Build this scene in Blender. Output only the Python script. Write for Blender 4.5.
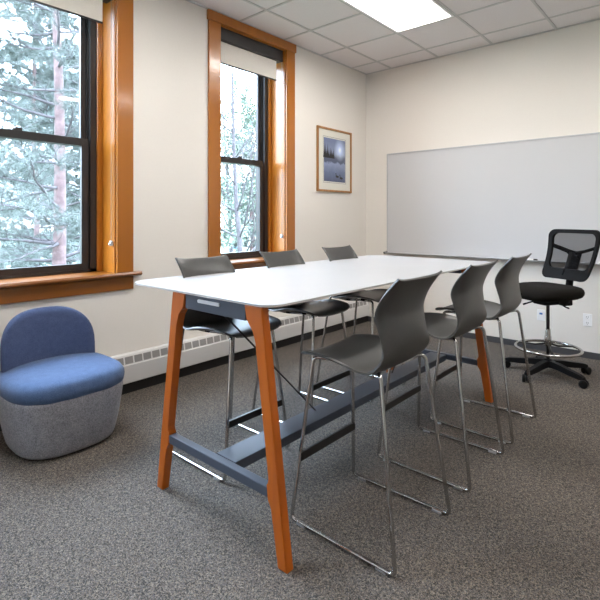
import bpy, bmesh, math, random
from mathutils import Vector, Matrix, noise
import numpy as np
random.seed(7)
PI = math.pi
for o in list(bpy.data.objects): bpy.data.objects.remove(o)
S = bpy.context.scene
COL = S.collection

# ------------------------------------------------------------------ camera
CAM = Vector((3.385, -5.168, 1.33)); F_PX = 472.0; YAW = math.radians(41.19)
cd = bpy.data.cameras.new('camera'); cam = bpy.data.objects.new('camera', cd); COL.objects.link(cam)
cam.location = CAM; cam.rotation_euler = (PI/2, 0, YAW)
cd.sensor_width = 36; cd.lens = F_PX/600*36; cd.shift_y = -(300-218)/600; cd.clip_start = .05; cd.clip_end = 400
S.camera = cam
# ------------------------------------------------------------------ world, exposure
w = bpy.data.worlds.new('overcast_sky'); S.world = w; w.use_nodes = True
bg = w.node_tree.nodes['Background']; bg.inputs[1].default_value = 32.0
_t = w.node_tree.nodes.new('ShaderNodeTexCoord'); _s = w.node_tree.nodes.new('ShaderNodeSeparateXYZ'); _r = w.node_tree.nodes.new('ShaderNodeValToRGB')
w.node_tree.links.new(_t.outputs['Generated'], _s.inputs[0]); w.node_tree.links.new(_s.outputs[2], _r.inputs[0]); w.node_tree.links.new(_r.outputs[0], bg.inputs[0])
_e = _r.color_ramp.elements; _e[0].position = 0.03; _e[0].color = (.13,.155,.17,1); _e[1].position = .52; _e[1].color = (.64,.79,1,1)
S.view_settings.view_transform = 'Standard'; S.view_settings.look = 'None'; S.view_settings.gamma = 1
S.view_settings.use_curve_mapping = False; S.view_settings.exposure = 0.45
LAMP = 11.2     # emission of the ceiling lamps

FW = Vector((-math.sin(YAW), math.cos(YAW), 0)); RT = Vector((math.cos(YAW), math.sin(YAW), 0))
def out(bearing, d, z=0):
    p = CAM + d*(FW + bearing*RT); return Vector((p.x, p.y, z))

# ------------------------------------------------------------------ materials
def mat(name, col=(.5,.5,.5), rough=.5, metal=0, spec=.5, coat=0, coat_r=.1):
    m = bpy.data.materials.new(name); m.use_nodes = True
    b = m.node_tree.nodes['Principled BSDF']
    b.inputs['Base Color'].default_value = (*col, 1); b.inputs['Roughness'].default_value = rough
    b.inputs['Metallic'].default_value = metal; b.inputs['Specular IOR Level'].default_value = spec
    b.inputs['Coat Weight'].default_value = coat; b.inputs['Coat Roughness'].default_value = coat_r
    return m
def N(m, t, **kw):
    n = m.node_tree.nodes.new(t)
    for k, v in kw.items():
        if k in n.inputs: n.inputs[k].default_value = v
        else: setattr(n, k, v)
    return n
def L(m, a, b): m.node_tree.links.new(a, b)
def coords(m, scale=(1,1,1), rot=(0,0,0)):
    tc = N(m, 'ShaderNodeTexCoord'); mp = N(m, 'ShaderNodeMapping')
    mp.inputs['Scale'].default_value = scale; mp.inputs['Rotation'].default_value = rot
    L(m, tc.outputs['Object'], mp.inputs[0]); return mp.outputs[0]
def ramp(m, src, stops):
    r = N(m, 'ShaderNodeValToRGB'); e = r.color_ramp.elements
    while len(e) < len(stops): e.new(.5)
    for i, (p, c) in enumerate(stops): e[i].position = p; e[i].color = (*c, 1)
    L(m, src, r.inputs[0]); return r.outputs[0]
def bump(m, src, strength=.2, dist=.002):
    b = N(m, 'ShaderNodeBump'); b.inputs['Strength'].default_value = strength; b.inputs['Distance'].default_value = dist
    L(m, src, b.inputs['Height']); L(m, b.outputs[0], m.node_tree.nodes['Principled BSDF'].inputs['Normal'])
def basecol(m, src): L(m, src, m.node_tree.nodes['Principled BSDF'].inputs['Base Color'])
def mottled(name, c1, c2, scale, rough=.6, bs=.1, bd=.001, **kw):
    m = mat(name, c1, rough, **kw); n = N(m, 'ShaderNodeTexNoise', Scale=scale, Detail=4.0)
    L(m, coords(m), n.inputs['Vector']); basecol(m, ramp(m, n.outputs['Fac'], [(.35, c1), (.65, c2)]))
    if bs: bump(m, n.outputs['Fac'], bs, bd)
    return m
def woodmat(name, c1, c2, c3, axis='Z', rough=.3, coat=.5):
    m = mat(name, c2, rough, coat=coat, coat_r=.12)
    sc = {'X': (1.2,30,30), 'Y': (14,.06,14), 'Z': (14,14,.05)}[axis]
    v = coords(m, sc); n = N(m, 'ShaderNodeTexNoise', Scale=1.1, Detail=5.0, Roughness=.6, Distortion=.12); L(m, v, n.inputs['Vector'])
    basecol(m, ramp(m, n.outputs['Fac'], [(.28, c1), (.5, c2), (.72, c3)]))
    return m
def fabric(name, c1, c2, scale=900, rough=.95, warp=(1,1,1)):
    m = mat(name, c1, rough, spec=.2)
    v = coords(m, warp); n = N(m, 'ShaderNodeTexNoise', Scale=scale*.35, Detail=2.0); L(m, v, n.inputs['Vector'])
    n2 = N(m, 'ShaderNodeTexNoise', Scale=28.0, Detail=3.0); L(m, v, n2.inputs['Vector'])
    mx = N(m, 'ShaderNodeMath', operation='MULTIPLY_ADD'); L(m, n2.outputs['Fac'], mx.inputs[0]); mx.inputs[1].default_value = .35; L(m, n.outputs['Fac'], mx.inputs[2])
    basecol(m, ramp(m, mx.outputs[0], [(.45, c1), (.9, c2)])); bump(m, n.outputs['Fac'], .35, .001)
    m.node_tree.nodes['Principled BSDF'].inputs['Sheen Weight'].default_value = .15
    return m

M = {}
M['wall'] = mottled('cream_wall_paint', (.79,.755,.705), (.80,.765,.715), 60, .75, .08, .0006)
M['ceil'] = mottled('ceiling_tile', (.735,.70,.695), (.785,.75,.745), 220, .9, .15, .001)
M['low_bounce'] = mottled('low_bounce_wall_paint', (.36,.335,.30), (.37,.345,.31), 60, .75, .08, .0006)  # invented dark tone for the unseen right wall, cuts bounce light
M['grid'] = mat('ceiling_grid_paint', (.56,.55,.54), .6)
M['black'] = mat('black_vinyl_base', (.012,.011,.011), .5)
M['greybase'] = mat('charcoal_vinyl_base', (.06,.06,.067), .5)
M['oak'] = woodmat('varnished_oak_upright', (.335,.108,.008), (.375,.124,.010), (.41,.138,.012), 'Z')
M['oakh'] = woodmat('varnished_oak_lengthwise_shaded', (.17,.052,.005), (.215,.068,.006), (.25,.082,.008), 'Y')  # same oak finish as the casing, with shade put into the colour
M['legwood'] = woodmat('orange_stained_beech', (.41,.088,.003), (.46,.102,.004), (.51,.120,.005), 'Z', .4, .2)
M['steel'] = mat('slate_steel', (.05,.062,.088), .42)
M['alum_black'] = mat('bronze_black_aluminium', (.022,.021,.023), .35)
M['top'] = mottled('white_laminate', (.43,.428,.43), (.445,.443,.445), 3, .3, 0, spec=.4)
M['top_edge'] = mat('pale_edge_band', (.62,.58,.55), .5)
M['plastic'] = mottled('grey_moulded_plastic', (.047,.0475,.047), (.052,.0525,.052), 40, .36, .05, .0005, spec=.7)
M['chrome'] = mat('chrome_tube', (.50,.495,.49), .15, 1)
M['blackmetal'] = mat('black_metal', (.012,.011,.011), .4)
M['whiteboard'] = mat('whiteboard_enamel', (.60,.605,.62), .22)
M['tray'] = mat('satin_tray_aluminium', (.50,.51,.53), .45, .2)
M['anod'] = mat('anodised_aluminium', (.62,.62,.64), .4, .6)
M['heater'] = mottled('heater_enamel', (.74,.73,.72), (.76,.75,.74), 5, .4, 0)
M['slot'] = mat('heater_slot_dark', (.30,.29,.285), .6)
M['blue'] = fabric('blue_seat_fabric', (.043,.078,.165), (.088,.142,.265))
M['navy'] = fabric('navy_back_fabric', (.035,.052,.115), (.075,.105,.20))
M['greyfab'] = fabric('grey_woven_fabric', (.17,.175,.205), (.37,.375,.42), 420)
M['blackfab'] = fabric('black_seat_fabric', (.006,.005,.004), (.012,.010,.008))
M['blackfab'].node_tree.nodes['Principled BSDF'].inputs['Sheen Weight'].default_value = 0
M['blackplast'] = mat('black_plastic', (.008,.008,.009), .5, spec=.1)
M['caster'] = mat('black_rubber', (.006,.006,.007), .55, spec=.2)
M['glide'] = mat('clear_grey_glide', (.30,.30,.31), .3)
M['shade'] = fabric('roller_shade_cloth', (.74,.71,.65), (.80,.77,.71), 800)
M['pf'] = woodmat('picture_frame_wood', (.28,.12,.035), (.40,.19,.06), (.47,.24,.08), 'Z', .4, .2)
M['mat'] = mat('cream_mount_card', (.72,.71,.64), .8)
M['plate'] = mat('white_outlet_plate', (.88,.88,.88), .35)
M['bluejack'] = mat('blue_data_jack', (.05,.16,.42), .4)
M['darkslot'] = mat('dark_slot', (.02,.02,.02), .6)
M['bark'] = mottled('red_pine_bark', (.060,.036,.036), (.11,.070,.068), 9, .9, .6, .02)
M['bark2'] = mottled('grey_brown_bark', (.035,.030,.034), (.065,.056,.060), 9, .9, .6, .02)
M['needle'] = mottled('pine_needles', (.043,.056,.050), (.088,.104,.092), 3, .7, 0)
M['leaf'] = mottled('pale_spring_leaves', (.06,.085,.062), (.11,.14,.105), 3, .7, 0)
M['ground'] = mottled('lawn', (.07,.095,.065), (.11,.135,.09), 1.5, .9, 0)
M['tarp'] = mat('blue_tarpaulin', (.03,.22,.62), .6)

# carpet: fine loop speckle of grey, tan and near black
m = mat('speckled_carpet', (.1,.1,.1), .95, spec=.1); M['carpet'] = m
v = coords(m)
vo = N(m, 'ShaderNodeTexVoronoi', Scale=290.0); L(m, v, vo.inputs['Vector'])
sep = N(m, 'ShaderNodeSeparateColor'); L(m, vo.outputs['Color'], sep.inputs[0])
c1 = ramp(m, sep.outputs[0], [(0, (.040,.040,.044)), (.3, (.090,.087,.088)), (.5, (.145,.148,.158)), (.75, (.195,.170,.145)), (1, (.29,.27,.255))])
nz = N(m, 'ShaderNodeTexNoise', Scale=70.0, Detail=3.0); L(m, v, nz.inputs['Vector'])
c2 = ramp(m, nz.outputs['Fac'], [(.3, (.60,.57,.535)), (.7, (1.10,1.02,.93))])
mx = N(m, 'ShaderNodeMix', data_type='RGBA', blend_type='MULTIPLY'); mx.inputs[0].default_value = 1
L(m, c1, mx.inputs[6]); L(m, c2, mx.inputs[7]); basecol(m, mx.outputs[2]); bump(m, vo.outputs['Distance'], .6, .003)

# window glass
m = bpy.data.materials.new('window_glass'); m.use_nodes = True; M['glass'] = m
nt = m.node_tree; nt.nodes.clear(); o_ = nt.nodes.new('ShaderNodeOutputMaterial')
tr = nt.nodes.new('ShaderNodeBsdfTransparent'); tr.inputs[0].default_value = (.95,.97,.97,1)
gl = nt.nodes.new('ShaderNodeBsdfGlossy'); gl.inputs['Roughness'].default_value = .02
fr = nt.nodes.new('ShaderNodeFresnel'); fr.inputs[0].default_value = 1.5
ms = nt.nodes.new('ShaderNodeMixShader'); ge = nt.nodes.new('ShaderNodeNewGeometry'); inv = nt.nodes.new('ShaderNodeMath'); inv.operation = 'SUBTRACT'; inv.inputs[0].default_value = 1; nt.links.new(ge.outputs['Backfacing'], inv.inputs[1])
ml = nt.nodes.new('ShaderNodeMath'); ml.operation = 'MULTIPLY'; nt.links.new(fr.outputs[0], ml.inputs[0]); nt.links.new(inv.outputs[0], ml.inputs[1])
nt.links.new(ml.outputs[0], ms.inputs[0]); nt.links.new(tr.outputs[0], ms.inputs[1])
nt.links.new(gl.outputs[0], ms.inputs[2]); nt.links.new(ms.outputs[0], o_.inputs[0])
# mesh cloth of the office chair back: woven holes
m = bpy.data.materials.new('black_mesh_cloth'); m.use_nodes = True; M['meshcloth'] = m
nt = m.node_tree; nt.nodes.clear(); o_ = nt.nodes.new('ShaderNodeOutputMaterial')
tr = nt.nodes.new('ShaderNodeBsdfTransparent'); df = nt.nodes.new('ShaderNodeBsdfDiffuse'); df.inputs[0].default_value = (.010,.010,.011,1)
ms = nt.nodes.new('ShaderNodeMixShader'); ms.inputs[0].default_value = .66
nt.links.new(tr.outputs[0], ms.inputs[1]); nt.links.new(df.outputs[0], ms.inputs[2]); nt.links.new(ms.outputs[0], o_.inputs[0])
def emis(name, col, s):
    m = bpy.data.materials.new(name); m.use_nodes = True; nt = m.node_tree; nt.nodes.clear()
    o_ = nt.nodes.new('ShaderNodeOutputMaterial'); e = nt.nodes.new('ShaderNodeEmission'); e.inputs[0].default_value = (*col, 1); e.inputs[1].default_value = s
    nt.links.new(e.outputs[0], o_.inputs[0]); return m
M['reflector'] = mat('white_lamp_reflector', (.88,.88,.87), .5)
M['lens'] = emis('lamp_lens', (1,.95,.90), LAMP*2.0)
# moonlit lake print
m = mat('lake_print', (.2,.25,.4), .35, coat=.6, coat_r=.05); M['print'] = m
tc = N(m, 'ShaderNodeTexCoord'); sx = N(m, 'ShaderNodeSeparateXYZ'); L(m, tc.outputs['Generated'], sx.inputs[0])
n1 = N(m, 'ShaderNodeTexNoise', Scale=7.0, Detail=5.0); L(m, tc.outputs['Generated'], n1.inputs['Vector'])
ad = N(m, 'ShaderNodeMath', operation='MULTIPLY_ADD'); L(m, n1.outputs['Fac'], ad.inputs[0]); ad.inputs[1].default_value = .16; L(m, sx.outputs[2], ad.inputs[2])
base = ramp(m, ad.outputs[0], [(.1,(.07,.09,.17)), (.3,(.13,.17,.29)), (.50,(.26,.32,.50)), (.54,(.08,.10,.17)), (.66,(.10,.12,.20)), (.74,(.24,.30,.46)), (1,(.16,.21,.38))])
# pale moon and its track on the water, part of the printed picture
cmb = N(m, 'ShaderNodeCombineXYZ'); L(m, sx.outputs[1], cmb.inputs[0]); L(m, sx.outputs[2], cmb.inputs[1])
dist = N(m, 'ShaderNodeVectorMath', operation='DISTANCE'); L(m, cmb.outputs[0], dist.inputs[0]); dist.inputs[1].default_value = (.74,.76,0)
moon = ramp(m, dist.outputs['Value'], [(.02,(.75,.78,.8)), (.10,(.30,.36,.45)), (.28,(0,0,0))])
a2 = N(m, 'ShaderNodeMix', data_type='RGBA', blend_type='ADD'); a2.inputs[0].default_value = 1; L(m, base, a2.inputs[6]); L(m, moon, a2.inputs[7])
basecol(m, a2.outputs[2])

# ------------------------------------------------------------------ object helpers
def link(name, me, mt, parent=None, smooth=False):
    o = bpy.data.objects.new(name, me); COL.objects.link(o)
    for x in (mt if isinstance(mt, (list, tuple)) else [mt]): me.materials.append(M[x])
    if smooth:
        for p in me.polygons: p.use_smooth = True
    if parent is not None: o.parent = parent
    return o
def obj(name, bm, mt, parent=None, smooth=False):
    bmesh.ops.recalc_face_normals(bm, faces=bm.faces)
    me = bpy.data.meshes.new(name); bm.to_mesh(me); bm.free()
    o = link(name, me, mt, parent, smooth)
    if smooth == 'auto':
        for e in me.edges: pass
        me.set_sharp_from_angle(angle=math.radians(40))
    return o
def thing(name, label, cat, loc=(0,0,0), rz=0, group=None):
    o = bpy.data.objects.new(name, None); COL.objects.link(o); o.empty_display_size = .1
    o.location = loc; o.rotation_euler = (0,0,rz); o['label'] = label; o['category'] = cat
    if group: o['group'] = group
    return o
def tag(o, label, cat, group=None, kind=None):
    o['label'] = label; o['category'] = cat
    if group: o['group'] = group
    if kind: o['kind'] = kind
    return o
def struct(name, bm, mt, parent=None, **k):
    o = obj(name, bm, mt, parent, **k)
    if parent is None: o['kind'] = 'structure'
    return o
def BM(): return bmesh.new()
def box(bm, a, b, bev=0, seg=2, mi=0):
    (x0,y0,z0), (x1,y1,z1) = a, b
    r = bmesh.ops.create_cube(bm, size=1)
    for v in r['verts']: v.co = Vector(((x0+x1)/2+v.co.x*(x1-x0), (y0+y1)/2+v.co.y*(y1-y0), (z0+z1)/2+v.co.z*(z1-z0)))
    fs = list({f for v in r['verts'] for f in v.link_faces})
    for f in fs: f.material_index = mi
    if bev:
        es = list({e for v in r['verts'] for e in v.link_edges})
        bmesh.ops.bevel(bm, geom=es, offset=bev, segments=seg, profile=.5, affect='EDGES', material=mi)
    return bm
def hexa(bm, p, mi=0):   # 8 points: bottom 4 ccw, top 4 ccw
    vs = [bm.verts.new(q) for q in p]
    for f in ((3,2,1,0),(4,5,6,7),(0,1,5,4),(1,2,6,5),(2,3,7,6),(3,0,4,7)):
        bm.faces.new([vs[i] for i in f]).material_index = mi
    return vs
def prism(bm, pts, ax, a, b, mi=0):  # pts 2-D polygon, extruded along axis ax from a to b
    def P3(p, t):
        return {'x': (t,p[0],p[1]), 'y': (p[0],t,p[1]), 'z': (p[0],p[1],t)}[ax]
    v0 = [bm.verts.new(P3(p, a)) for p in pts]; v1 = [bm.verts.new(P3(p, b)) for p in pts]
    n = len(pts); bm.faces.new(v0[::-1]).material_index = mi; bm.faces.new(v1).material_index = mi
    for i in range(n): bm.faces.new((v0[i], v0[(i+1)%n], v1[(i+1)%n], v1[i])).material_index = mi
    return bm
def fillet(pts, r, closed=False, seg=5):
    pts = [Vector(p) for p in pts]; n = len(pts); res = []
    for i, p in enumerate(pts):
        if not closed and i in (0, n-1): res.append(p); continue
        a, b = pts[i-1], pts[(i+1) % n]; u = a-p; v = b-p; rr = min(r, u.length*.45, v.length*.45)
        s = p+u.normalized()*rr; e = p+v.normalized()*rr
        for k in range(seg+1):
            t = k/seg; res.append(s*(1-t)**2+p*2*t*(1-t)+e*t*t)
    return res
def tube(bm, pts, r, n=10, closed=False, caps=True, rb=None, mi=0):
    pts = [Vector(p) for p in pts]; m_ = len(pts); rings = []; up = None
    for i, p in enumerate(pts):
        if closed: t = (pts[(i+1)%m_]-pts[i-1])
        else: t = (pts[min(i+1,m_-1)]-pts[max(i-1,0)])
        t.normalize()
        if up is None: up = t.orthogonal().normalized()
        up = (up - t*up.dot(t)).normalized(); sd = t.cross(up)
        ri = r[i] if isinstance(r, (list, tuple)) else r; r2 = (rb if rb is not None else ri)
        rings.append([bm.verts.new(p+up*math.cos(2*PI*k/n)*ri+sd*math.sin(2*PI*k/n)*r2) for k in range(n)])
    rng = range(m_ if closed else m_-1)
    for i in rng:
        A, B = rings[i], rings[(i+1)%m_]; off = 0
        if closed and i == m_-1:
            off = min(range(n), key=lambda q: (A[0].co-B[q].co).length)
        for k in range(n): bm.faces.new((A[k], A[(k+1)%n], B[(k+1+off)%n], B[(k+off)%n])).material_index = mi
    if not closed and caps: bm.faces.new(rings[0][::-1]).material_index = mi; bm.faces.new(rings[-1]).material_index = mi
    return bm
def lathe(bm, prof, c=(0,0,0), n=28, mi=0, M4=None):
    rings = []
    for r, z in prof:
        ring = []
        for k in range(n):
            q = Vector((r*math.cos(2*PI*k/n), r*math.sin(2*PI*k/n), z))
            if M4: q = M4 @ q
            ring.append(bm.verts.new(q+Vector(c)))
        rings.append(ring)
    for a, b in zip(rings, rings[1:]):
        for k in range(n): bm.faces.new((a[k], a[(k+1)%n], b[(k+1)%n], b[k])).material_index = mi
    bm.faces.new(rings[0][::-1]); bm.faces.new(rings[-1]); return bm
def copy_tree(o, parent=None):
    c = o.copy(); COL.objects.link(c); c.parent = parent
    for ch in list(o.children): copy_tree(ch, c)
    return c
def catmull(rows, n):
    out_ = []; m_ = len(rows)-1
    for i in range(n):
        s = i/(n-1)*m_; k = min(int(s), m_-1); t = s-k
        p0, p1, p2, p3 = rows[max(k-1,0)], rows[k], rows[k+1], rows[min(k+2,m_)]
        out_.append([.5*((2*b)+(-a+c)*t+(2*a-5*b+4*c-d)*t*t+(-a+3*b-3*c+d)*t**3) for a, b, c, d in zip(p0,p1,p2,p3)])
    return out_
def superell(a, b, e, n=48, c=(0,0)):
    r = []
    for k in range(n):
        t = 2*PI*k/n; ct, st = math.cos(t), math.sin(t)
        r.append((c[0]+a*math.copysign(abs(ct)**(2/e), ct), c[1]+b*math.copysign(abs(st)**(2/e), st)))
    return r
def loft(bm, rings, cap0=True, cap1=True, mi=0):
    R = [[bm.verts.new(p) for p in r] for r in rings]; n = len(R[0])
    for a, b in zip(R, R[1:]):
        for k in range(n): bm.faces.new((a[k], a[(k+1)%n], b[(k+1)%n], b[k])).material_index = mi
    if cap0: bm.faces.new(R[0][::-1]).material_index = mi
    if cap1: bm.faces.new(R[-1]).material_index = mi
    return bm

# ------------------------------------------------------------------ the room
X1, Y0, ZC = 4.95, -6.7, 3.186
T = .34
struct('floor', box(BM(), (-T,Y0-.15,-.2), (X1+.15,.15,0)), 'carpet')
GX = [.378+.6155*k for k in range(-1, 8)]; GY = [-.343-.6145*k for k in range(0, 11)]
LAMPS = [(2,1), (2,5), (6,1), (6,5)]        # grid cells (two tiles long) taken by lamps
b = BM(); box(b, (-T,Y0-.15,ZC+.12), (X1+.15,.15,ZC+.2))
xs = [-T, GX[2]+.012, GX[3]-.012, GX[6]+.012, GX[7]-.012, X1+.15]
for i in range(5):
    if i in (1, 3):
        yy = [Y0-.15, GY[7]+.012, GY[5]-.012, GY[3]+.012, GY[1]-.012, .15]
        for j in (0, 2, 4): box(b, (xs[i],yy[j],ZC+.006), (xs[i+1],yy[j+1],ZC+.12))
    else: box(b, (xs[i],Y0-.15,ZC+.006), (xs[i+1],.15,ZC+.12))
struct('ceiling', b, 'ceil')
struct('wall_back', box(BM(), (-T,0,0), (X1+.15,.15,ZC+.006)), 'wall')
struct('wall_right', box(BM(), (X1,Y0,0), (X1+.15,0,ZC+.006)), 'low_bounce')  # out of view; darkened so the right stool backs get less light
struct('wall_front', box(BM(), (-T,Y0-.15,0), (X1+.15,Y0,ZC+.006)), 'wall')
# left wall: two seen window openings and an unseen one added for daylight
WIN = [(-4.60,-3.406), (-2.415,-1.536), (-6.35,-5.30)]; ZB, ZT = .885, 3.10
b = BM(); ys = [Y0, WIN[2][0], WIN[2][1], WIN[0][0], WIN[0][1], WIN[1][0], WIN[1][1], 0]
for i in range(0, 8, 2): box(b, (-T,ys[i],0), (0,ys[i+1],ZC+.006))
for y0, y1 in WIN:
    box(b, (-T,y0,0), (0,y1,ZB)); box(b, (-T,y0,ZT), (0,y1,ZC+.006))
struct('wall_left', b, 'wall')
struct('baseboard_back', box(BM(), (.0,-.008,0), (X1,0,.062)), 'greybase')
struct('baseboard_left', box(BM(), (0,Y0,0), (.012,-.008,.075)), 'black')
# suspended ceiling grid
b = BM(); zt = ZC+.006; zb = ZC-.001
for x in GX:
    if 0 < x < X1: box(b, (x-.011,Y0,zb), (x+.011,0,zt))
for y in GY:
    if Y0 < y < 0:
        cut = GY.index(y) in (2, 6)          # the two-tile lamps interrupt these bars
        for xa, xb in (((0,GX[2]+.011), (GX[3]-.011,GX[6]+.011), (GX[7]-.011,X1)) if cut else ((0,X1),)): box(b, (xa,y-.011,zb+.0006), (xb,y+.011,zt))
struct('trim_1', b, 'grid')
b = BM()
box(b, (0,Y0,zb-.0006), (.02,0,zt)); box(b, (.02,-.02,zb-.0006), (X1,0,zt))
struct('trim_2', b, 'grid')

# ------------------------------------------------------------------ windows
def window(idx, y0, y1):
    root = bpy.data.objects.new('window_%d' % idx, None); COL.objects.link(root); root['kind'] = 'structure'
    yc = (y0+y1)/2; root.location = (0, yc, 0); h = (y1-y0)/2
    zs = .918                      # top of the stool
    # casing
    b = BM()
    for s in (-1, 1):
        a, c = sorted((s*h, s*(h+.132)))
        box(b, (0,a,zs), (.022,c,ZT-.004), .003)
    box(b, (0,-h-.145,ZT-.005), (.030,h+.145,ZC-.004), .003)
    obj('casing', b, 'oak', root)
    b = BM(); 
    for s in (-1, 1):
        a, c = sorted((s*h, s*(h-.012))); box(b, (-.21,a,zs), (0,c,ZT))
        a, c = sorted((s*(h-.012), s*(h-.050))); box(b, (-.212,a,zs), (-.190,c,ZT-.012), .004)
    box(b, (-.21,-h+.012,ZT-.012), (0,h-.012,ZT))
    obj('jamb', b, 'oak', root)
    b = BM(); prof = [(-.21,ZB),(.045,ZB+.002),(.058,ZB+.010),(.060,ZB+.020),(.052,zs),(-.21,zs)]
    prism(b, prof, 'y', -h, h)
    prism(b, [(0.0,ZB),(.045,ZB+.002),(.058,ZB+.010),(.060,ZB+.020),(.052,zs),(0.0,zs)], 'y', h, h+.185)
    prism(b, [(0.0,ZB),(.045,ZB+.002),(.058,ZB+.010),(.060,ZB+.020),(.052,zs),(0.0,zs)], 'y', -h-.185, -h)
    obj('stool', b, 'oakh', root)
    obj('apron', box(BM(), (0,-h-.132,ZB-.10), (.022,h+.132,ZB), .003), 'oakh', root)
    # black aluminium double hung unit
    b = BM(); xo, xi = -.33, -.21; fw_ = .066; g = h-.0
    for s in (-1, 1):
        a, c = sorted((s*g, s*(g-fw_-.03))); box(b, (xo,a,ZB), (xi,c,ZT))
        a, c = sorted((s*(g-fw_-.03), s*(g-fw_-.044))); box(b, (xo,a,zs), (xi-.03,c,ZT-.05))
    box(b, (xo,-g,ZT-.06), (xi,g,ZT)); box(b, (xo,-g,ZB), (xi,g,zs+.022))
    obj('window_frame', b, 'alum_black', root)
    gi = h-fw_-.044
    def sash(nm, x0, x1, z0, z1, wb, wt, ws):
        b = BM()
        for s in (-1, 1):
            a, c = sorted((s*gi, s*(gi-ws))); box(b, (x0,a,z0), (x1,c,z1), .002)
        box(b, (x0,-gi+ws,z0), (x1,gi-ws,z0+wb), .002); box(b, (x0,-gi+ws,z1-wt), (x1,gi-ws,z1), .002)
        o = obj(nm, b, 'alum_black', root)
        xg = (x0+x1)/2
        obj('glass', box(BM(), (xg-.003,-gi+ws-.004,z0+wb-.004), (xg+.003,gi-ws+.004,z1-wt+.004)), 'glass', o)
        return o
    lo = sash('lower_sash', -.245, -.215, zs+.022, 1.935, .045, .058, .05)
    sash('upper_sash', -.285, -.255, 1.875, ZT-.06, .05, .05, .04)
    b = BM(); box(b, (-.242,-.030,1.935), (-.217,.030,1.947), .002); box(b, (-.24,-.012,1.947), (-.215,.03,1.958), .003)
    obj('sash_lock', b, 'alum_black', lo)
    return root
window(1, *WIN[0]); window(2, *WIN[1]); window(3, *WIN[2])  # the third is unseen, added to throw daylight on the left floor

def shade(label, y0, y1, zb, grp):
    yc = (y0+y1)/2; h = (y1-y0)/2
    t = thing('roller_shade', label, 'blind', (-.06,yc,ZT-.012), 0, grp); z0 = zb-(ZT-.012)
    b = BM(); box(b, (-.055,-h,-.115), (.040,h,0), .003); obj('headbox', b, 'alum_black', t)
    obj('cloth', box(BM(), (-.002,-h+.02,z0+.012), (.002,h-.062,-.112)), 'shade', t)
    obj('hem_bar', box(BM(), (-.006,-h+.02,z0), (.006,h-.062,z0+.014), .002), 'alum_black', t)
    # bead chain loop down the right jamb with its cleat
    yy = h-.010; b = BM(); zl = 1.145-(ZT-.012)
    for xx in (.028, .038):
        tube(b, [(xx,yy,-.112), (xx,yy,zl)], .0009, 6)
        z = -.12
        while z > zl:
            lathe(b, [(.0004,z-.0016), (.0017,z), (.0004,z+.0016)], (xx,yy,0), 6); z -= .016
    obj('bead_chain', b, 'slot', t)
    b = BM(); box(b, (.020,yy-.009,zl-.026), (.045,yy+.010,zl+.014), .004); lathe(b, [(.008,-.004),(.010,0),(.008,.004)], (.032,yy-.014,zl-.01), 14, 0, Matrix.Rotation(PI/2,3,'X'))
    obj('chain_tensioner', b, 'anod', t)
    return t
shade('cream roller shade pulled just below the top of the large left window', WIN[0][0]+.013, WIN[0][1]-.013, 2.785, 'cream roller shades')
shade('cream roller shade with dark headbox in the narrow window behind the table', WIN[1][0]+.013, WIN[1][1]-.013, 2.765, 'cream roller shades')

# ------------------------------------------------------------------ ceiling lamps
def troffer(label, gx, gy):
    x0, x1 = GX[gx]+.012, GX[gx+1]-.012; y1, y0 = GY[gy]-.012, GY[gy+2]+.012
    t = thing('ceiling_light', label, 'ceiling light', ((x0+x1)/2,(y0+y1)/2,ZC), 0, 'recessed ceiling lights')
    hx, hy = (x1-x0)/2, (y1-y0)/2; b = BM(); f = .022
    for s in (-1, 1):
        a, c = sorted((s*hx, s*(hx-f))); box(b, (a,-hy,-.006), (c,hy,.006), .002)
        a, c = sorted((s*hy, s*(hy-f))); box(b, (-hx+f,a,-.006), (hx-f,c,.006), .002)
    obj('lamp_frame', b, 'plate', t)
    # curved white reflector pan with a bowed diffuser basket down its middle
    b = BM(); w_ = hx-f; n = 20; lo = []; up = []
    for i in range(n+1):
        u = -1+2*i/n; z = .006+.085*(1-abs(u)**2.6); lo.append((w_*u, z)); up.append((w_*u, z+.006))
    prism(b, lo+up[::-1], 'y', -hy+.004, hy-.004)
    for s in (-1, 1):
        a, c = sorted((s*(hy-f), s*(hy-.004))); prism(b, [(x, z) for x, z in lo]+[(w_, .004), (-w_, .004)][:0], 'y', a, c)
    obj('reflector', b, 'reflector', t)
    b = BM(); wb = .165; ring = [(wb*(-1+2*i/12), .060-.052*(1-abs(-1+2*i/12)**2)) for i in range(13)]
    prism(b, ring+[(x, z+.004) for x, z in ring[::-1]], 'y', -hy+f, hy-f); obj('diffuser', b, 'lens', t)
    return t
troffer('recessed rectangular ceiling light above the far end of the table', 2, 1)
for gx, gy in ((2,5), (6,1), (6,5)):
    troffer('recessed rectangular ceiling light out of view behind or beside the camera', gx, gy)

# ------------------------------------------------------------------ baseboard heater
t = thing('baseboard_heater', 'white baseboard heater with slotted top running along the window wall', 'heater', (0,-3.0,0))
HY0, HY1 = -3.3, 2.955      # local y
b = BM(); prism(b, [(.0125,.30),(.0125,.292),(.050,.288),(.064,.222),(.070,.218),(.070,.088),(.058,.080),(.058,.088),(.066,.094),(.066,.214),(.060,.222),(.047,.294),(.036,.304)], 'y', HY0, HY1)
obj('cover', b, 'heater', t)
b = BM(); y = HY0+.03; k = 0
def grp_(y, z): return None
def onface(s): return (.0502+.0138*s, .288-.066*s)
while y < HY1-.08:
    (xa, za), (xb, zb_) = onface(.13), onface(.9)
    hexa(b, [(xb-.003,y,zb_),(xb+.0012,y,zb_),(xb+.0012,y+.064,zb_),(xb-.003,y+.064,zb_),(xa-.003,y,za),(xa+.0012,y,za),(xa+.0012,y+.064,za),(xa-.003,y+.064,za)])
    y += .0765
obj('grille_slots', b, 'slot', t)
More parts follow.
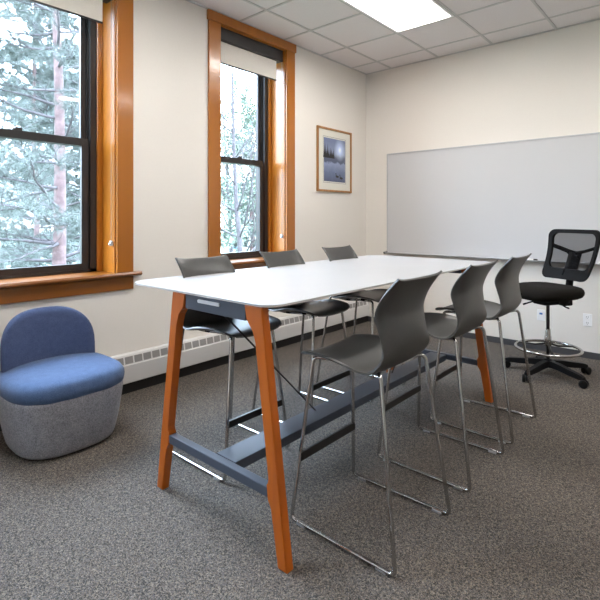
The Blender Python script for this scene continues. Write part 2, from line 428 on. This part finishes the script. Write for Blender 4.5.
b = BM(); box(b, (.013,HY0,.004), (.050,HY1,.080)); obj('fin_housing', b, 'black', t)
b = BM(); box(b, (.012,HY1,.075), (.073,HY1+.012,.306), .003); obj('end_cap', b, 'heater', t)

# ------------------------------------------------------------------ whiteboard
t = thing('whiteboard', 'long wall-mounted whiteboard with aluminium frame', 'whiteboard', (.318,0,.895))
WW, WH = 2.44, 1.235
obj('writing_surface', box(BM(), (.012,-.014,.012), (WW-.012,-.002,WH-.012)), 'whiteboard', t)
b = BM()
for a, c in (((0,-.02,0),(.016,0,WH)), ((WW-.016,-.02,0),(WW,0,WH)), ((.016,-.02,WH-.016),(WW-.016,0,WH)), ((.016,-.02,0),(WW-.016,0,.016))): box(b, a, c, .002)
obj('board_frame', b, 'tray', t)
b = BM(); prism(b, [(-.002,.004),(-.070,.000),(-.078,.012),(-.074,.014),(-.066,.006),(-.002,.010)], 'x', 0, 1)
bmesh.ops.transform(b, matrix=Matrix.Diagonal((WW-.02,1,1,1)), verts=b.verts); bmesh.ops.translate(b, vec=(.01,-.018,0), verts=b.verts)
obj('pen_tray', b, 'tray', t)
for x in (.0, WW-.012):
    obj('tray_end_cap', box(BM(), (x,-.098,-.006), (x+.012,-.018,.018), .003), 'blackplast', t)
b = BM(); tube(b, [(0,0,0),(.10,0,0)], .0085, 12); tube(b, [(.10,0,0),(.135,0,0)], .009, 12, mi=1); o = obj('dry_erase_marker', b, ['plate','blackplast'], None, True)
o.location = (1.93,-.060,.911); tag(o, 'white marker pen lying on the whiteboard tray by the mesh chair', 'marker')

# ------------------------------------------------------------------ picture
t = thing('framed_picture', 'wood-framed print of a moonlit lake with cream mount', 'picture', (0,-.686,1.636))
PW, PH = .336, .745
b = BM(); f = .024
for a, c in (((.001,-PW,0),(.024,-PW+f,PH)), ((.001,PW-f,0),(.024,PW,PH)), ((.001,-PW+f,0),(.024,PW-f,f)), ((.001,-PW+f,PH-f),(.024,PW-f,PH))): box(b, a, c, .004)
obj('picture_frame', b, 'pf', t)
obj('mount', box(BM(), (.003,-PW+f,f), (.010,PW-f,PH-f)), 'mat', t)
b = BM()
for y0, y1, z0, z1 in ((-.222,-.219,.106,.644), (.219,.222,.106,.644), (-.219,.219,.106,.109), (-.219,.219,.641,.644)): box(b, (.0101,y0,z0), (.0112,y1,z1))
obj('mount_line', b, 'steel', t)
p = obj('print', box(BM(), (.0101,-.208,.122), (.0115,.208,.628)), 'print', t)
# conifers on the far shore and two birds in the foreground, printed as flat shapes
b = BM(); rr = random.Random(3)
for i in range(9):
    yy = -.20+i*.022+rr.uniform(-.004,.004); hh = rr.uniform(.12,.22)*(1-.45*i/9)
    z0 = .395
    vs = [b.verts.new(q) for q in ((.0117,yy-.018,z0),(.0117,yy+.018,z0),(.0117,yy+.006,z0+hh*.6),(.0117,yy,z0+hh),(.0117,yy-.006,z0+hh*.6))]; b.faces.new(vs)
obj('printed_conifers', b, 'darkslot', p)
for yy, zz in ((.045,.185), (.125,.170)):
    b = BM()
    sil = [(.034,.000),(.030,.009),(.008,.014),(-.012,.014),(-.018,.034),(-.022,.043),(-.034,.040),(-.040,.036),(-.030,.034),(-.027,.020),(-.030,.006),(-.024,-.008),(.010,-.012),(.028,-.008)]
    b.faces.new([b.verts.new((.0118, yy+cy, zz+cz)) for cy, cz in sil]); obj('printed_bird', b, 'darkslot', p)

# ------------------------------------------------------------------ wall plates
t = thing('wall_outlet', 'white double power outlet plate low on the wall right of the mesh chair', 'outlet', (2.489,0,.362))
obj('face_plate', box(BM(), (-.037,-.007,-.060), (.037,0,.060), .003), 'plate', t)
for z in (.028, -.028):
    s = obj('socket', box(BM(), (-.017,-.0095,z-.019), (.017,-.0065,z+.019), .001), 'plate', t)
    b = BM()
    for x in (-.007, .007): box(b, (x-.0013,-.0101,z-.004), (x+.0013,-.0094,z+.010))
    lathe(b, [(.0028,0),(.0028,.0007)], (0,-.0094,z-.010), 10, 0, Matrix.Rotation(PI/2,3,'X')); obj('socket_slots', b, 'darkslot', s)
t = thing('data_outlet', 'white data outlet plate with a blue jack behind the mesh chair shaft', 'outlet', (2.085,0,.355))
obj('face_plate', box(BM(), (-.037,-.007,-.055), (.037,0,.055), .003), 'plate', t)
obj('data_jack', box(BM(), (-.014,-.011,.006), (.014,-.0065,.024), .001), 'bluejack', t)

# ------------------------------------------------------------------ bar table
t = thing('bar_table', 'long counter-height table, white top on splayed orange-wood legs', 'table', (1.75,-2.69,0))
TX, TY = 1.75, -2.69
tx0, tx1, ty0, ty1 = 1.02-TX, 2.108-TX, -3.882-TY, -1.42-TY
def rrect(x0, x1, y0, y1, r, seg=8, rl=None):
    pts = []; R_ = r
    for cx, cy, a0 in ((1,0,-PI/2), (1,1,0), (0,1,PI/2), (0,0,PI)):
        r = R_ if cx or rl is None else rl
        cx = x1-r if cx else x0+r; cy = y1-r if cy else y0+r
        for k in range(seg+1):
            a = a0+PI/2*k/seg; pts.append((cx+r*math.cos(a), cy+r*math.sin(a)))
    return pts
b = BM(); A = rrect(tx0,tx1,ty0,ty1,.085,8,.13); B_ = rrect(tx0+.012,tx1-.012,ty0+.012,ty1-.012,.073,8,.118); C_ = rrect(tx0+.001,tx1-.001,ty0+.001,ty1-.001,.084,8,.129)
loft(b, [[(x,y,.9775) for x,y in B_], [(x,y,.981) for x,y in A], [(x,y,.984) for x,y in A]], True, False, 1)
loft(b, [[(x,y,.984) for x,y in A], [(x,y,.9885) for x,y in A], [(x,y,.990) for x,y in C_]], False, True, 0)
bmesh.ops.remove_doubles(b, verts=b.verts, dist=.0002)
obj('tabletop', b, ['top','top_edge'], t)
for yy, sgn in ((-3.876-TY, 1), (-1.668-TY, -1)):
    ya, yb = sorted((yy, yy+sgn*.040))
    for s in (-1, 1):
        # outer edge floor x .432, top .340 ; wide top with a soft inner shoulder, small shoulder at the cross bar
        o0, o1 = .438, .303
        def ox(z): return o0+(o1-o0)*z/.9735
        pr = [(ox(0),0),(ox(.9735),.9775),(ox(.9735)-.100,.9775),(ox(.922)-.096,.922),(ox(.908)-.088,.908),(ox(.898)-.072,.897),(ox(.88)-.060,.880),(ox(.84)-.049,.835),(ox(.32)-.048,.320),(ox(.305)-.054,.304),(ox(.292)-.068,.294),(ox(.24)-.068,.238),(ox(.228)-.056,.228),(ox(.215)-.049,.212),(ox(0)-.047,0)]
        b = BM(); prism(b, [(s*x,z) for x, z in pr], 'y', ya, yb)
        es = [e for e in b.edges if abs(e.verts[0].co.y-e.verts[1].co.y) < 1e-5]
        bmesh.ops.bevel(b, geom=es, offset=.003, segments=2, affect='EDGES')
        obj('leg', b, 'legwood', t)
    ym = (ya+yb)/2
    br = obj('cross_bar', box(BM(), (-.334,ya+.001,.246), (.334,yb-.001,.286), .003), 'steel', t)
    ap = obj('end_apron', box(BM(), (-.205,ya+.004,.912), (.205,yb-.004,.9775), .002), 'steel', t)
    if sgn == 1:
        pts = [(x, z) for x, z in rrect(-.108,.046,.950,.965,.007)]
        b = BM(); prism(b, pts, 'y', ya-.001, ya+.0045); s_ = obj('slot_plate', b, 'anod', ap); s_['label'] = 'small silver slot plate'
    # slim tension rod from the apron down to the foot beam
    b = BM(); y0_ = yb if sgn == 1 else ya
    tube(b, [(.005,y0_-sgn*.004,.925), (.005,y0_+sgn*.66,.281)], .0045, 8); obj('tension_rod', b, 'blackmetal', t, True)
obj('foot_beam', box(BM(), (-.030,-3.831-TY,.240), (.098,-1.713-TY,.284), .003), 'steel', t)
for x in (-.19, .16): obj('top_rail', box(BM(), (x,-3.835-TY,.935), (x+.03,-1.709-TY,.9775), .002), 'steel', t)

# ------------------------------------------------------------------ stools
def make_stool():
    t = thing('bar_stool', '', 'stool', (0,0,0), 0, 'grey shell bar stools around the table')
    rows = [(.258,.702,.160,-.006,.020), (.252,.714,.190,-.006,.018), (.205,.726,.210,-.002,.018), (.10,.723,.222,0,.028),
            (0,.714,.228,0,.026), (-.07,.707,.226,0,.014), (-.122,.711,.219,.000,.012), (-.152,.731,.208,-.003,.018), (-.172,.775,.196,-.002,.010),
            (-.184,.83,.187,.018,0), (-.186,.89,.187,.040,0), (-.184,.945,.190,.050,0), (-.197,1.0,.191,.041,0), (-.219,1.05,.190,.022,.004), (-.240,1.087,.189,0,.012)]
    R = catmull(rows, 56); n = 22; b = BM(); g = []
    for x, z, hw, ex, ez in R:
        row = []
        for j in range(n+1):
            u = -1+2*j/n; e = abs(u)**2.4
            row.append(b.verts.new((x+ex*e, hw*math.sin(u*PI/2*.92)/math.sin(PI/2*.92), z+ez*e)))
        g.append(row)
    for i in range(len(g)-1):
        for j in range(n): b.faces.new((g[i][j], g[i+1][j], g[i+1][j+1], g[i][j+1]))
    me = bpy.data.meshes.new('seat_shell'); b.to_mesh(me); b.free()
    sh = link('seat_shell', me, 'plastic', t, True)
    sm = sh.modifiers.new('thickness', 'SOLIDIFY'); sm.thickness = .009; sm.offset = 0
    bv = sh.modifiers.new('edge', 'BEVEL'); bv.width = .003; bv.segments = 2; bv.limit_method = 'ANGLE'; bv.angle_limit = math.radians(50)
    for s in (-1, 1):
        b = BM()
        def q_(p, a_, c_, rr): return fillet([a_, p, c_], rr, False, 6)[1:-1]
        P0, P1, P2, P3, P4, P5 = [Vector(v) for v in ((.262,s*.238,.0105), (.208,s*.150,.712), (.110,s*.105,.706), (-.060,s*.105,.692), (-.160,s*.188,.722), (-.254,s*.240,.0105))]
        path = q_(P0,P5,P1,.026)+q_(P1,P0,P2,.03)+q_(P2,P1,P3,.03)+q_(P3,P2,P4,.03)+q_(P4,P3,P5,.035)+q_(P5,P4,P0,.026)
        tube(b, path, .0088, 10, True)
        fr_ = obj('sled_frame', b, 'chrome', t, True)
        for xx in (.205, -.195):
            q = BM(); box(q, (xx-.022,s*.2375-.011,.0), (xx+.022,s*.2375+.011,.012), .003); g_ = obj('floor_glide', q, 'glide', fr_)
            g_['label'] = 'clear floor glide'
    for xx, yy, zz in ((.100,.105,.705), (-.04,.105,.694)): obj('cross_tube', tube(BM(), [(xx,-yy,zz),(xx,yy,zz)], .0075, 8), 'chrome', t, True)
    for xx, z1 in ((.100,.722), (-.04,.709)):
        for yy in (-.105,.105): obj('mounting_bracket', box(BM(), (xx-.018,yy-.016,.700 if xx > 0 else .688), (xx+.018,yy+.016,z1), .004), 'blackplast', t)
    k = .275/.70; xx = .262-.054*k; yy = .238-.088*k
    obj('footrest', box(BM(), (xx-.0105,-yy-.004,.257), (xx+.004,yy+.004,.293), .002), 'blackmetal', t)
    return t
st = make_stool(); sp = []
places = [(2.25,-3.39,PI,'grey bar stool nearest the camera, on the open right side of the table'),
          (2.25,-2.675,PI,'middle grey bar stool of the three along the right side of the table'),
          (2.25,-2.035,PI,'farthest grey bar stool on the right side, closest to the black mesh chair'),
          (1.285,-3.40,0,'grey bar stool on the window side at the near end of the table'),
          (1.275,-2.715,0,'middle grey bar stool on the window side, its back below the narrow window'),
          (1.285,-2.04,0,'farthest grey bar stool on the window side, its back below the picture')]
for i, (x, y, rz, lab) in enumerate(places):
    o = st if i == 0 else copy_tree(st)
    o.location = (x,y,0); o.rotation_euler = (0,0,rz); o['label'] = lab

# ------------------------------------------------------------------ lounge chair
t = thing('lounge_chair', 'low rounded lounge chair, blue seat, navy back and grey woven base', 'armchair', (.415,-3.968,0), 0); LS = .965
b = BM(); rings = []
for z, k in ((.012,.80), (.018,.825), (.035,.85), (.08,.885), (.16,.93), (.25,.97), (.31,.99), (.335,.985), (.34,.97)):
    rings.append([(x,y,z) for x, y in superell(.325*k, .335*LS*k, 2.9, 56)])
loft(b, rings); obj('base', b, 'greyfab', t, True)
obj('plinth', loft(BM(), [[(x,y,z) for x,y in superell(.23,.24,2.9,40)] for z in (0,.013)]), 'blackplast', t)
b = BM(); rings = []
for z, k in ((.330,.955), (.334,.985), (.345,1.005), (.37,1.02), (.395,1.005), (.415,.965), (.428,.90), (.436,.78), (.441,.6), (.443,.35), (.444,.12)):
    rg = []
    for q, (x, y) in enumerate(superell(.325*k, .335*LS*k, 2.9, 72)):
        wv = .004*math.sin(q*1.1+z*30)*max(0,1-abs(z-.36)/.04)
        rg.append((x+wv, y, z+.012*max(0,-x)*k))
    rings.append(rg)
loft(b, rings); o = obj('seat_cushion', b, 'blue', t, True)
# seat creases at the front right corner
for v in o.data.vertices:
    c = v.co
    if c.x > .1: c.z += .005*math.sin(60*(c.y*.8+c.x))*max(0, 1-abs(c.z-.385)/.05)*(.5+.5*math.sin(7*c.y+1))
# back: rounded arch, pillowed and curved round the seat
b = BM(); ny, nz_ = 36, 30; HB, W_ = .755, .278
def arch(u, v, side):
    # u across -1..1, v up 0..1 mapped in a superellipse disc
    return None
outline = []
zlo, zc_ = .30, .50
for k in range(64):
    a = 2*PI*k/64; ct, st_ = math.cos(a), math.sin(a); e = 2.7
    y = W_*math.copysign(abs(ct)**(2/e), ct); z = (HB-zc_)*math.copysign(abs(st_)**(2/e), st_) if st_ > 0 else (zc_-zlo)*math.copysign(abs(st_)**(2/4), st_)
    outline.append((y, z))
rings = []
thick = .048
for ph in [i/10*PI for i in range(11)]:
    # from front face centre round the rim to rear face centre
    pass
levels = [(.05,1),(.35,.98),(.65,.93),(.85,.82),(.94,.66),(.985,.42),(1,0.0),(.985,-.42),(.94,-.66),(.85,-.82),(.65,-.93),(.35,-.98),(.05,-1)]
for sc, h_ in levels:
    rg = []
    for y, z in outline:
        yy, zz = y*sc, zc_+z*sc
        xx = -.255 + thick*h_ - .10*(zz-.44) + .10*(abs(yy)/W_)**2.2
        rg.append((xx, yy, zz))
    rings.append(rg)
loft(b, rings); obj('backrest', b, 'navy', t, True)

# ------------------------------------------------------------------ mesh office stool
fa = math.radians(241)
t = thing('drafting_chair', 'tall black mesh-back drafting chair with chrome foot ring by the whiteboard', 'office chair', (2.33,-.765,0), fa)
base_rot = [math.radians(a)-fa for a in (183,256,331,44,115)]
for a in base_rot:
    d = Vector((math.cos(a), math.sin(a), 0)); n_ = Vector((-d.y, d.x, 0)); b = BM()
    secs = [(.030,.030,.128,.075), (.12,.031,.122,.074), (.22,.028,.106,.062), (.31,.024,.094,.056), (.345,.016,.080,.056)]
    rings = []
    for r_, hw, zt_, zb_ in secs:
        c = d*r_
        rings.append([c+n_*hw+Vector((0,0,zb_)), c+n_*hw*.8+Vector((0,0,zt_)), c-n_*hw*.8+Vector((0,0,zt_)), c-n_*hw+Vector((0,0,zb_))])
    loft(b, rings); bmesh.ops.bevel(b, geom=list(b.edges), offset=.003, segments=1, affect='EDGES')
    leg = obj('base_arm', b, 'blackplast', t)
    b = BM(); c = d*.335; R3 = Matrix.Rotation(a+.5,3,'Z') @ Matrix.Rotation(PI/2,3,'X')
    ax = R3 @ Vector((0,0,1))
    for s in (-1, 1):
        lathe(b, [(.012,-.009),(.028,-.012),(.032,-.007),(.032,.007),(.028,.012),(.012,.009)], c+Vector((0,0,.0325))+ax*s*.019, 18, 0, R3)
    lathe(b, [(.024,-.006),(.026,0),(.024,.006)], c+Vector((0,0,.034)), 14, 0, R3)
    tube(b, [c+Vector((0,0,.03)), c+Vector((0,0,.064))], .007, 8)
    obj('caster', b, 'caster', leg, True)
b = BM(); lathe(b, [(.040,.070),(.042,.10),(.036,.125),(.026,.135)], n=24); obj('hub', b, 'blackplast', t, True)
b = BM(); lathe(b, [(.014,.13),(.014,.60),(.016,.62)], n=18); obj('gas_column', b, 'blackmetal', t, True)
b = BM(); lathe(b, [(.025,.245),(.027,.25),(.027,.325),(.023,.335),(.020,.385),(.017,.39)], n=22); obj('column_sleeve', b, 'chrome', t, True)
b = BM(); tube(b, [(0.25*math.cos(2*PI*k/56), 0.25*math.sin(2*PI*k/56), .226) for k in range(56)], .012, 10, True)
fr_ = obj('foot_ring', b, 'chrome', t, True)
b = BM()
for k in range(3):
    a = 2*PI*k/3+.9; tube(b, [(.022*math.cos(a),.022*math.sin(a),.262), (.10*math.cos(a),.10*math.sin(a),.238), (.246*math.cos(a),.246*math.sin(a),.226)], .009, 8)
obj('ring_spokes', b, 'blackmetal', fr_, True)
b = BM(); box(b, (-.17,-.07,.600), (.10,.07,.655), .012); box(b, (-.245,-.035,.575), (-.15,.035,.665), .01); obj('tilt_mechanism', b, 'blackplast', t)
for (p0, p1, p2) in (((.05,-.07,.63),(.06,-.17,.625),(.05,-.245,.632)), ((-.02,-.07,.618),(.03,-.14,.60),(.07,-.20,.567)), ((-.05,.07,.62),(-.02,.15,.60),(.0,.20,.60))):
    b = BM(); tube(b, fillet([p0,p1,p2], .03), [.006]*5+[.007]*2+[.011] if False else .0065, 8); tube(b, [Vector(p2)-(Vector(p2)-Vector(p1))*.35, p2], .010, 8, rb=.006); obj('control_lever', b, 'blackplast', t, True)
b = BM(); rings = []
for z, k in ((.658,.72),(.662,.84),(.675,.94),(.695,.99),(.715,1),(.735,.98),(.750,.93),(.758,.84),(.763,.65),(.762,.4),(.760,.12)):
    rings.append([(x*k+.030, y*k+.012, z-.02*max(0,(x*k)/.24)**3+.006*(abs(y*k)/.25)**2) for x, y in superell(.245,.252,3.0,56)])
loft(b, rings); obj('seat_cushion', b, 'blackfab', t, True)
# back support post, frame, mesh and Y-brace; back sits behind the seat and leans
bx = -.235
def bk(u, v):  # u across (-1..1), v up in metres from .80 ; returns point on back surface
    hw = .220 + .028*min(1,max(0,(v-.0)/.36))
    y = u*hw; return Vector((bx + .035*(u*u) - .32*v - .03*math.sin(PI*min(1,max(0,v/.43))) + .04, y, .80+v))
b = BM(); tube(b, fillet([(-.16,0,.630), (-.225,0,.640), (bx-.005,0,.74), (bx-.030,0,.87)], .05), .012, 10, rb=.030); obj('back_post', b, 'blackplast', t, True)
H_ = .43
per = []
for (u, v) in rrect(-1,1,0,H_,.001): pass
def rr2(r, ins, seg=7):
    pts = []; hw = .25
    for (cx, cy, a0) in ((hw-ins-r,ins+r,-PI/2), (hw-ins-r,H_-ins-r,0), (-hw+ins+r,H_-ins-r,PI/2), (-hw+ins+r,ins+r,PI)):
        for k in range(seg+1):
            a = a0+PI/2*k/seg; pts.append(((cx+r*math.cos(a))/hw, cy+r*math.sin(a)))
    q = []
    for i in range(len(pts)):
        a, c = pts[i], pts[(i+1)%len(pts)]; d_ = math.hypot((a[0]-c[0])*.25, a[1]-c[1]); m_ = max(1,int(d_/.03))
        for k in range(m_): q.append((a[0]+(c[0]-a[0])*k/m_, a[1]+(c[1]-a[1])*k/m_))
    return q
O = rr2(.06, .0); b = BM()
off = Vector((.014,0,0))
cen = (0, H_/2)
def shrink(p, s): 
    v_ = cen[1]+(p[1]-cen[1])*(1-s/(H_/2)); 
    if p[1] < H_*.3: v_ += 0.055*(s/.034)*min(1,(H_*.3-p[1])/(H_*.15))
    return (p[0]*(1-s/.25), v_)
r0 = [bk(*p) for p in O]; r1 = [bk(*shrink(p,.034)) for p in O]
R_ = [[p+off for p in r0], [p+off for p in r1], [p-off for p in r1], [p-off for p in r0]]
vv = [[b.verts.new(p) for p in r] for r in R_]; n_ = len(O)
for i in range(4):
    for k in range(n_): b.faces.new((vv[i][k], vv[i][(k+1)%n_], vv[(i+1)%4][(k+1)%n_], vv[(i+1)%4][k]))
bmesh.ops.bevel(b, geom=list(b.edges), offset=.004, segments=1, affect='EDGES') if False else None
bf = obj('back_frame', b, 'blackplast', t, False)
bvm = bf.modifiers.new('soft', 'BEVEL'); bvm.width = .005; bvm.segments = 2; bvm.limit_method = 'ANGLE'; bvm.angle_limit = math.radians(50)
b = BM(); gN = 14; gv = []
for i in range(gN+1):
    row = []
    for j in range(gN+1):
        u = -.90+1.8*j/gN; v_ = .02+(H_-.04)*i/gN; row.append(b.verts.new(bk(u, v_)+Vector((.004,0,0))))
    gv.append(row)
for i in range(gN):
    for j in range(gN): b.faces.new((gv[i][j], gv[i][j+1], gv[i+1][j+1], gv[i+1][j]))
obj('back_mesh', b, 'meshcloth', t, True)
b = BM()
tube(b, [bk(0,.02)-Vector((.018,0,0)), bk(0,.12)-Vector((.018,0,0)), bk(0,.225)-Vector((.016,0,0))], .008, 10, rb=.052)
for s in (-1, 1):
    tube(b, [bk(0,.225)-Vector((.014,0,0)), bk(s*.3,.238)-Vector((.014,0,0)), bk(s*.62,.262)-Vector((.012,0,0)), bk(s*.92,.285)-Vector((.01,0,0))], .007, 10, rb=.021)
    tube(b, [bk(s*.12,.20)-Vector((.014,0,0)), bk(s*.28,.225)-Vector((.012,0,0))], .006, 8, rb=.012)
obj('lumbar_brace', b, 'blackplast', t, True)

# ------------------------------------------------------------------ outside
GZ = -2.6
b = BM(); box(b, (-120,-60,GZ-.3), (-1.2,110,GZ)); o = struct('lawn', b, 'ground'); tag(o, 'green lawn outside the windows below the trees', 'lawn', None, 'structure')

def npmesh(name, V, Fc, mt, parent):
    me = bpy.data.meshes.new(name); me.from_pydata(V, [], Fc); me.update(); return link(name, me, mt, parent)
def limb(bm, p, d, ln, r, rnd, n=6, sag=.0, wob=.12, k=7, r1=.35):
    pts = [Vector(p)]; dd = Vector(d).normalized(); rs = [r]
    for i in range(k):
        dd = (dd + Vector((rnd.uniform(-wob,wob), rnd.uniform(-wob,wob), rnd.uniform(-wob,wob)+sag))).normalized()
        pts.append(pts[-1]+dd*ln/k); rs.append(r*(1-(1-r1)*(i+1)/k))
    tube(bm, pts, rs, n); return pts
def tuft(V, Fc, c, ax, rnd, n, ln, wd):
    ax = ax.normalized()
    for i in range(n):
        q = Vector((rnd.gauss(0,1), rnd.gauss(0,1), rnd.gauss(0,1))).normalized()
        d = (ax*.7+q*.9).normalized(); s = d.cross(Vector((rnd.uniform(-1,1),rnd.uniform(-1,1),rnd.uniform(-1,1)))).normalized()*wd
        b0 = c - ax*rnd.uniform(0,.10); k = len(V); l_ = ln*rnd.uniform(.7,1.1)
        V += [tuple(b0-s), tuple(b0+s), tuple(b0+d*l_)]; Fc.append((k,k+1,k+2))
def pine(label, pos, H, z0, seed, r=.13, ln=2.3, needles=42, nl=.16, nw=.0028, step=.33, bare=.35, group='pine trees outside the windows'):
    rnd = random.Random(seed); t = thing('pine_tree', label, 'tree', pos, 0, group)
    b = BM(); k = 16; pts = [Vector((.09*math.sin(i*.8+seed), .07*math.sin(i*.6+2*seed), H*i/k)) for i in range(k+1)]; rs = [r*(1-.75*i/k) for i in range(k+1)]
    tube(b, pts, rs, 12); obj('trunk', b, 'bark', t, True)
    b = BM(); V = []; Fc = []; z = z0
    while z < H*.97:
        f = z/H; L_ = ln*(1-.6*f)
        for q in range(rnd.choice((2,3,3))):
            a = rnd.uniform(0, 2*PI); i = min(k-1, int(z/H*k)); c = pts[i].lerp(pts[i+1], z/H*k-i)
            d = Vector((math.cos(a), math.sin(a), rnd.uniform(-.15,.25)))
            P_ = limb(b, c, d, L_*rnd.uniform(.7,1.15), r*.26*(1-.4*f), rnd, 6, .02, .16, 8, .25)
            for m_ in range(2, 9):
                if rnd.random() < .85:
                    for _ in range(2):
                        base = P_[m_-1].lerp(P_[m_], rnd.random()); dir_ = (P_[m_]-P_[m_-1]).normalized()
                        sd = (dir_+Vector((rnd.uniform(-1,1),rnd.uniform(-1,1),rnd.uniform(-.2,.7)))).normalized()
                        Q = limb(b, base, sd, rnd.uniform(.25,.6), .008, rnd, 4, .05, .25, 3, .4)
                        if m_ > 8*bare:
                            for e in Q[1:]: tuft(V, Fc, e, sd, rnd, needles//2 if e is not Q[-1] else needles, nl, nw)
        z += step*rnd.uniform(.7,1.3)
    obj('branches', b, 'bark2', t, True); npmesh('needles', V, Fc, 'needle', t); return t
def bare_tree(label, pos, H, seed, r=.10, spread=.8, leaf=0, lsz=.05, kind='deciduous_tree', group='thin deciduous trees outside the narrow window'):
    rnd = random.Random(seed); t = thing(kind, label, 'tree', pos, 0, group)
    b = BM(); P_ = limb(b, (0,0,0), (0,0,1), H*.9, r, rnd, 10, .05, .05, 12, .2); obj('trunk', b, 'bark2', t, True)
    b = BM(); V = []; Fc = []
    def grow(p, d, ln, r_, dep):
        Q = limb(b, p, d, ln, r_, rnd, 5 if dep else 7, .02, .16, 6, .35)
        if dep < 3:
            for m_ in range(1, 7):
                if rnd.random() < .8:
                    dd = (Q[m_]-Q[m_-1]).normalized(); sd = (dd+Vector((rnd.uniform(-1,1),rnd.uniform(-1,1),rnd.uniform(-.3,.9)))*.9).normalized()
                    grow(Q[m_], sd, ln*rnd.uniform(.35,.6), r_*.45, dep+1)
        if leaf and dep >= 1:
            for e in Q[1:]:
                for _ in range(leaf):
                    c = e+Vector((rnd.gauss(0,.12),rnd.gauss(0,.12),rnd.gauss(0,.12))); u = Vector((rnd.gauss(0,1),rnd.gauss(0,1),rnd.gauss(0,1))).normalized()*lsz; w_ = u.orthogonal().normalized()*lsz*.6; k = len(V)
                    V.extend([tuple(c-u), tuple(c+w_), tuple(c+u), tuple(c-w_)]); Fc.append((k,k+1,k+2,k+3))
    for m_ in range(3, 12):
        for _ in range(2):
            a = rnd.uniform(0,2*PI); grow(P_[m_], Vector((math.cos(a)*spread, math.sin(a)*spread, rnd.uniform(.3,1))), H*.34*(1-.04*m_), r*.4*(1-.06*m_), 1)
    obj('branches', b, 'bark2', t, True)
    if leaf: npmesh('leaves', V, Fc, 'leaf', t)
    return t
pine('pine tree with a pinkish trunk close outside the large left window', out((58-300)/472, 8.3, GZ), 9.5, 2.4, 11, .15, 2.2)
pine('pine tree behind the nearest trunk, filling the left of the large window', out((-22-300)/472, 11.5, GZ), 9.5, 1.5, 5, .09, 2.4, 40, .18, .004, .36)
pine('distant pine with dense needles seen at the edge of the large window', out((92-300)/472, 15.0, GZ), 16, 1.0, 23, .14, 3.4, 46, .22, .006, .36, .2)
pine('far pine furthest back behind the large left window', out((35-300)/472, 22.0, GZ), 17, .6, 31, .15, 4.2, 64, .32, .013, .40, .1)
pine('dense hazy pine between the nearest trunk and the window edge, set far back', out((62-300)/472, 30.0, GZ), 15, .6, 52, .2, 4.6, 60, .34, .016, .38, .05)
pine('pine tree left of the large window, out of the frame, nearest the building', (-7.6,-4.9,GZ), 8.5, 1.5, 61, .13, 2.0, 40, .17, .0035)
pine('pine tree far to the left of the large window, out of the frame', (-14.5,-6.5,GZ), 10, 1.2, 67, .15, 2.8, 40, .22, .007, .40, .2)
bare_tree('slender bare tree with slanting limbs outside the narrow window', out((246-300)/472, 15.0, GZ), 11, 4, .11, .8, 0)
bare_tree('leafy pale green tree behind the bare one outside the narrow window', out((232-300)/472, 26.0, GZ), 11, 9, .15, .9, 3, .07)
bare_tree('far pale tree at the back of the lawn beyond the narrow window', out((262-300)/472, 36.0, GZ), 12, 15, .16, .9, 4, .09)
pine('hazy pine filling the lower part of the narrow window, behind the bare tree', out((252-300)/472, 34.0, GZ), 9, .8, 41, .2, 3.6, 40, .34, .014, .45, .1)
# small blue tarpaulin heap on the lawn
c = out((233-300)/472, 60.0, GZ); b = BM(); rings = []
for z, k in ((0,1),(.12,.98),(.30,.8),(.42,.5),(.46,.1)):
    rings.append([(x*k*(1+.06*math.sin(5*x+9*z)), y*k, z*1.0) for x, y in superell(.62,.45,2.4,24)])
loft(b, rings); o = obj('blue_tarpaulin', b, 'tarp', None, True); o.location = c; tag(o, 'small bright blue tarpaulin on the lawn, seen low in the narrow window', 'tarpaulin')
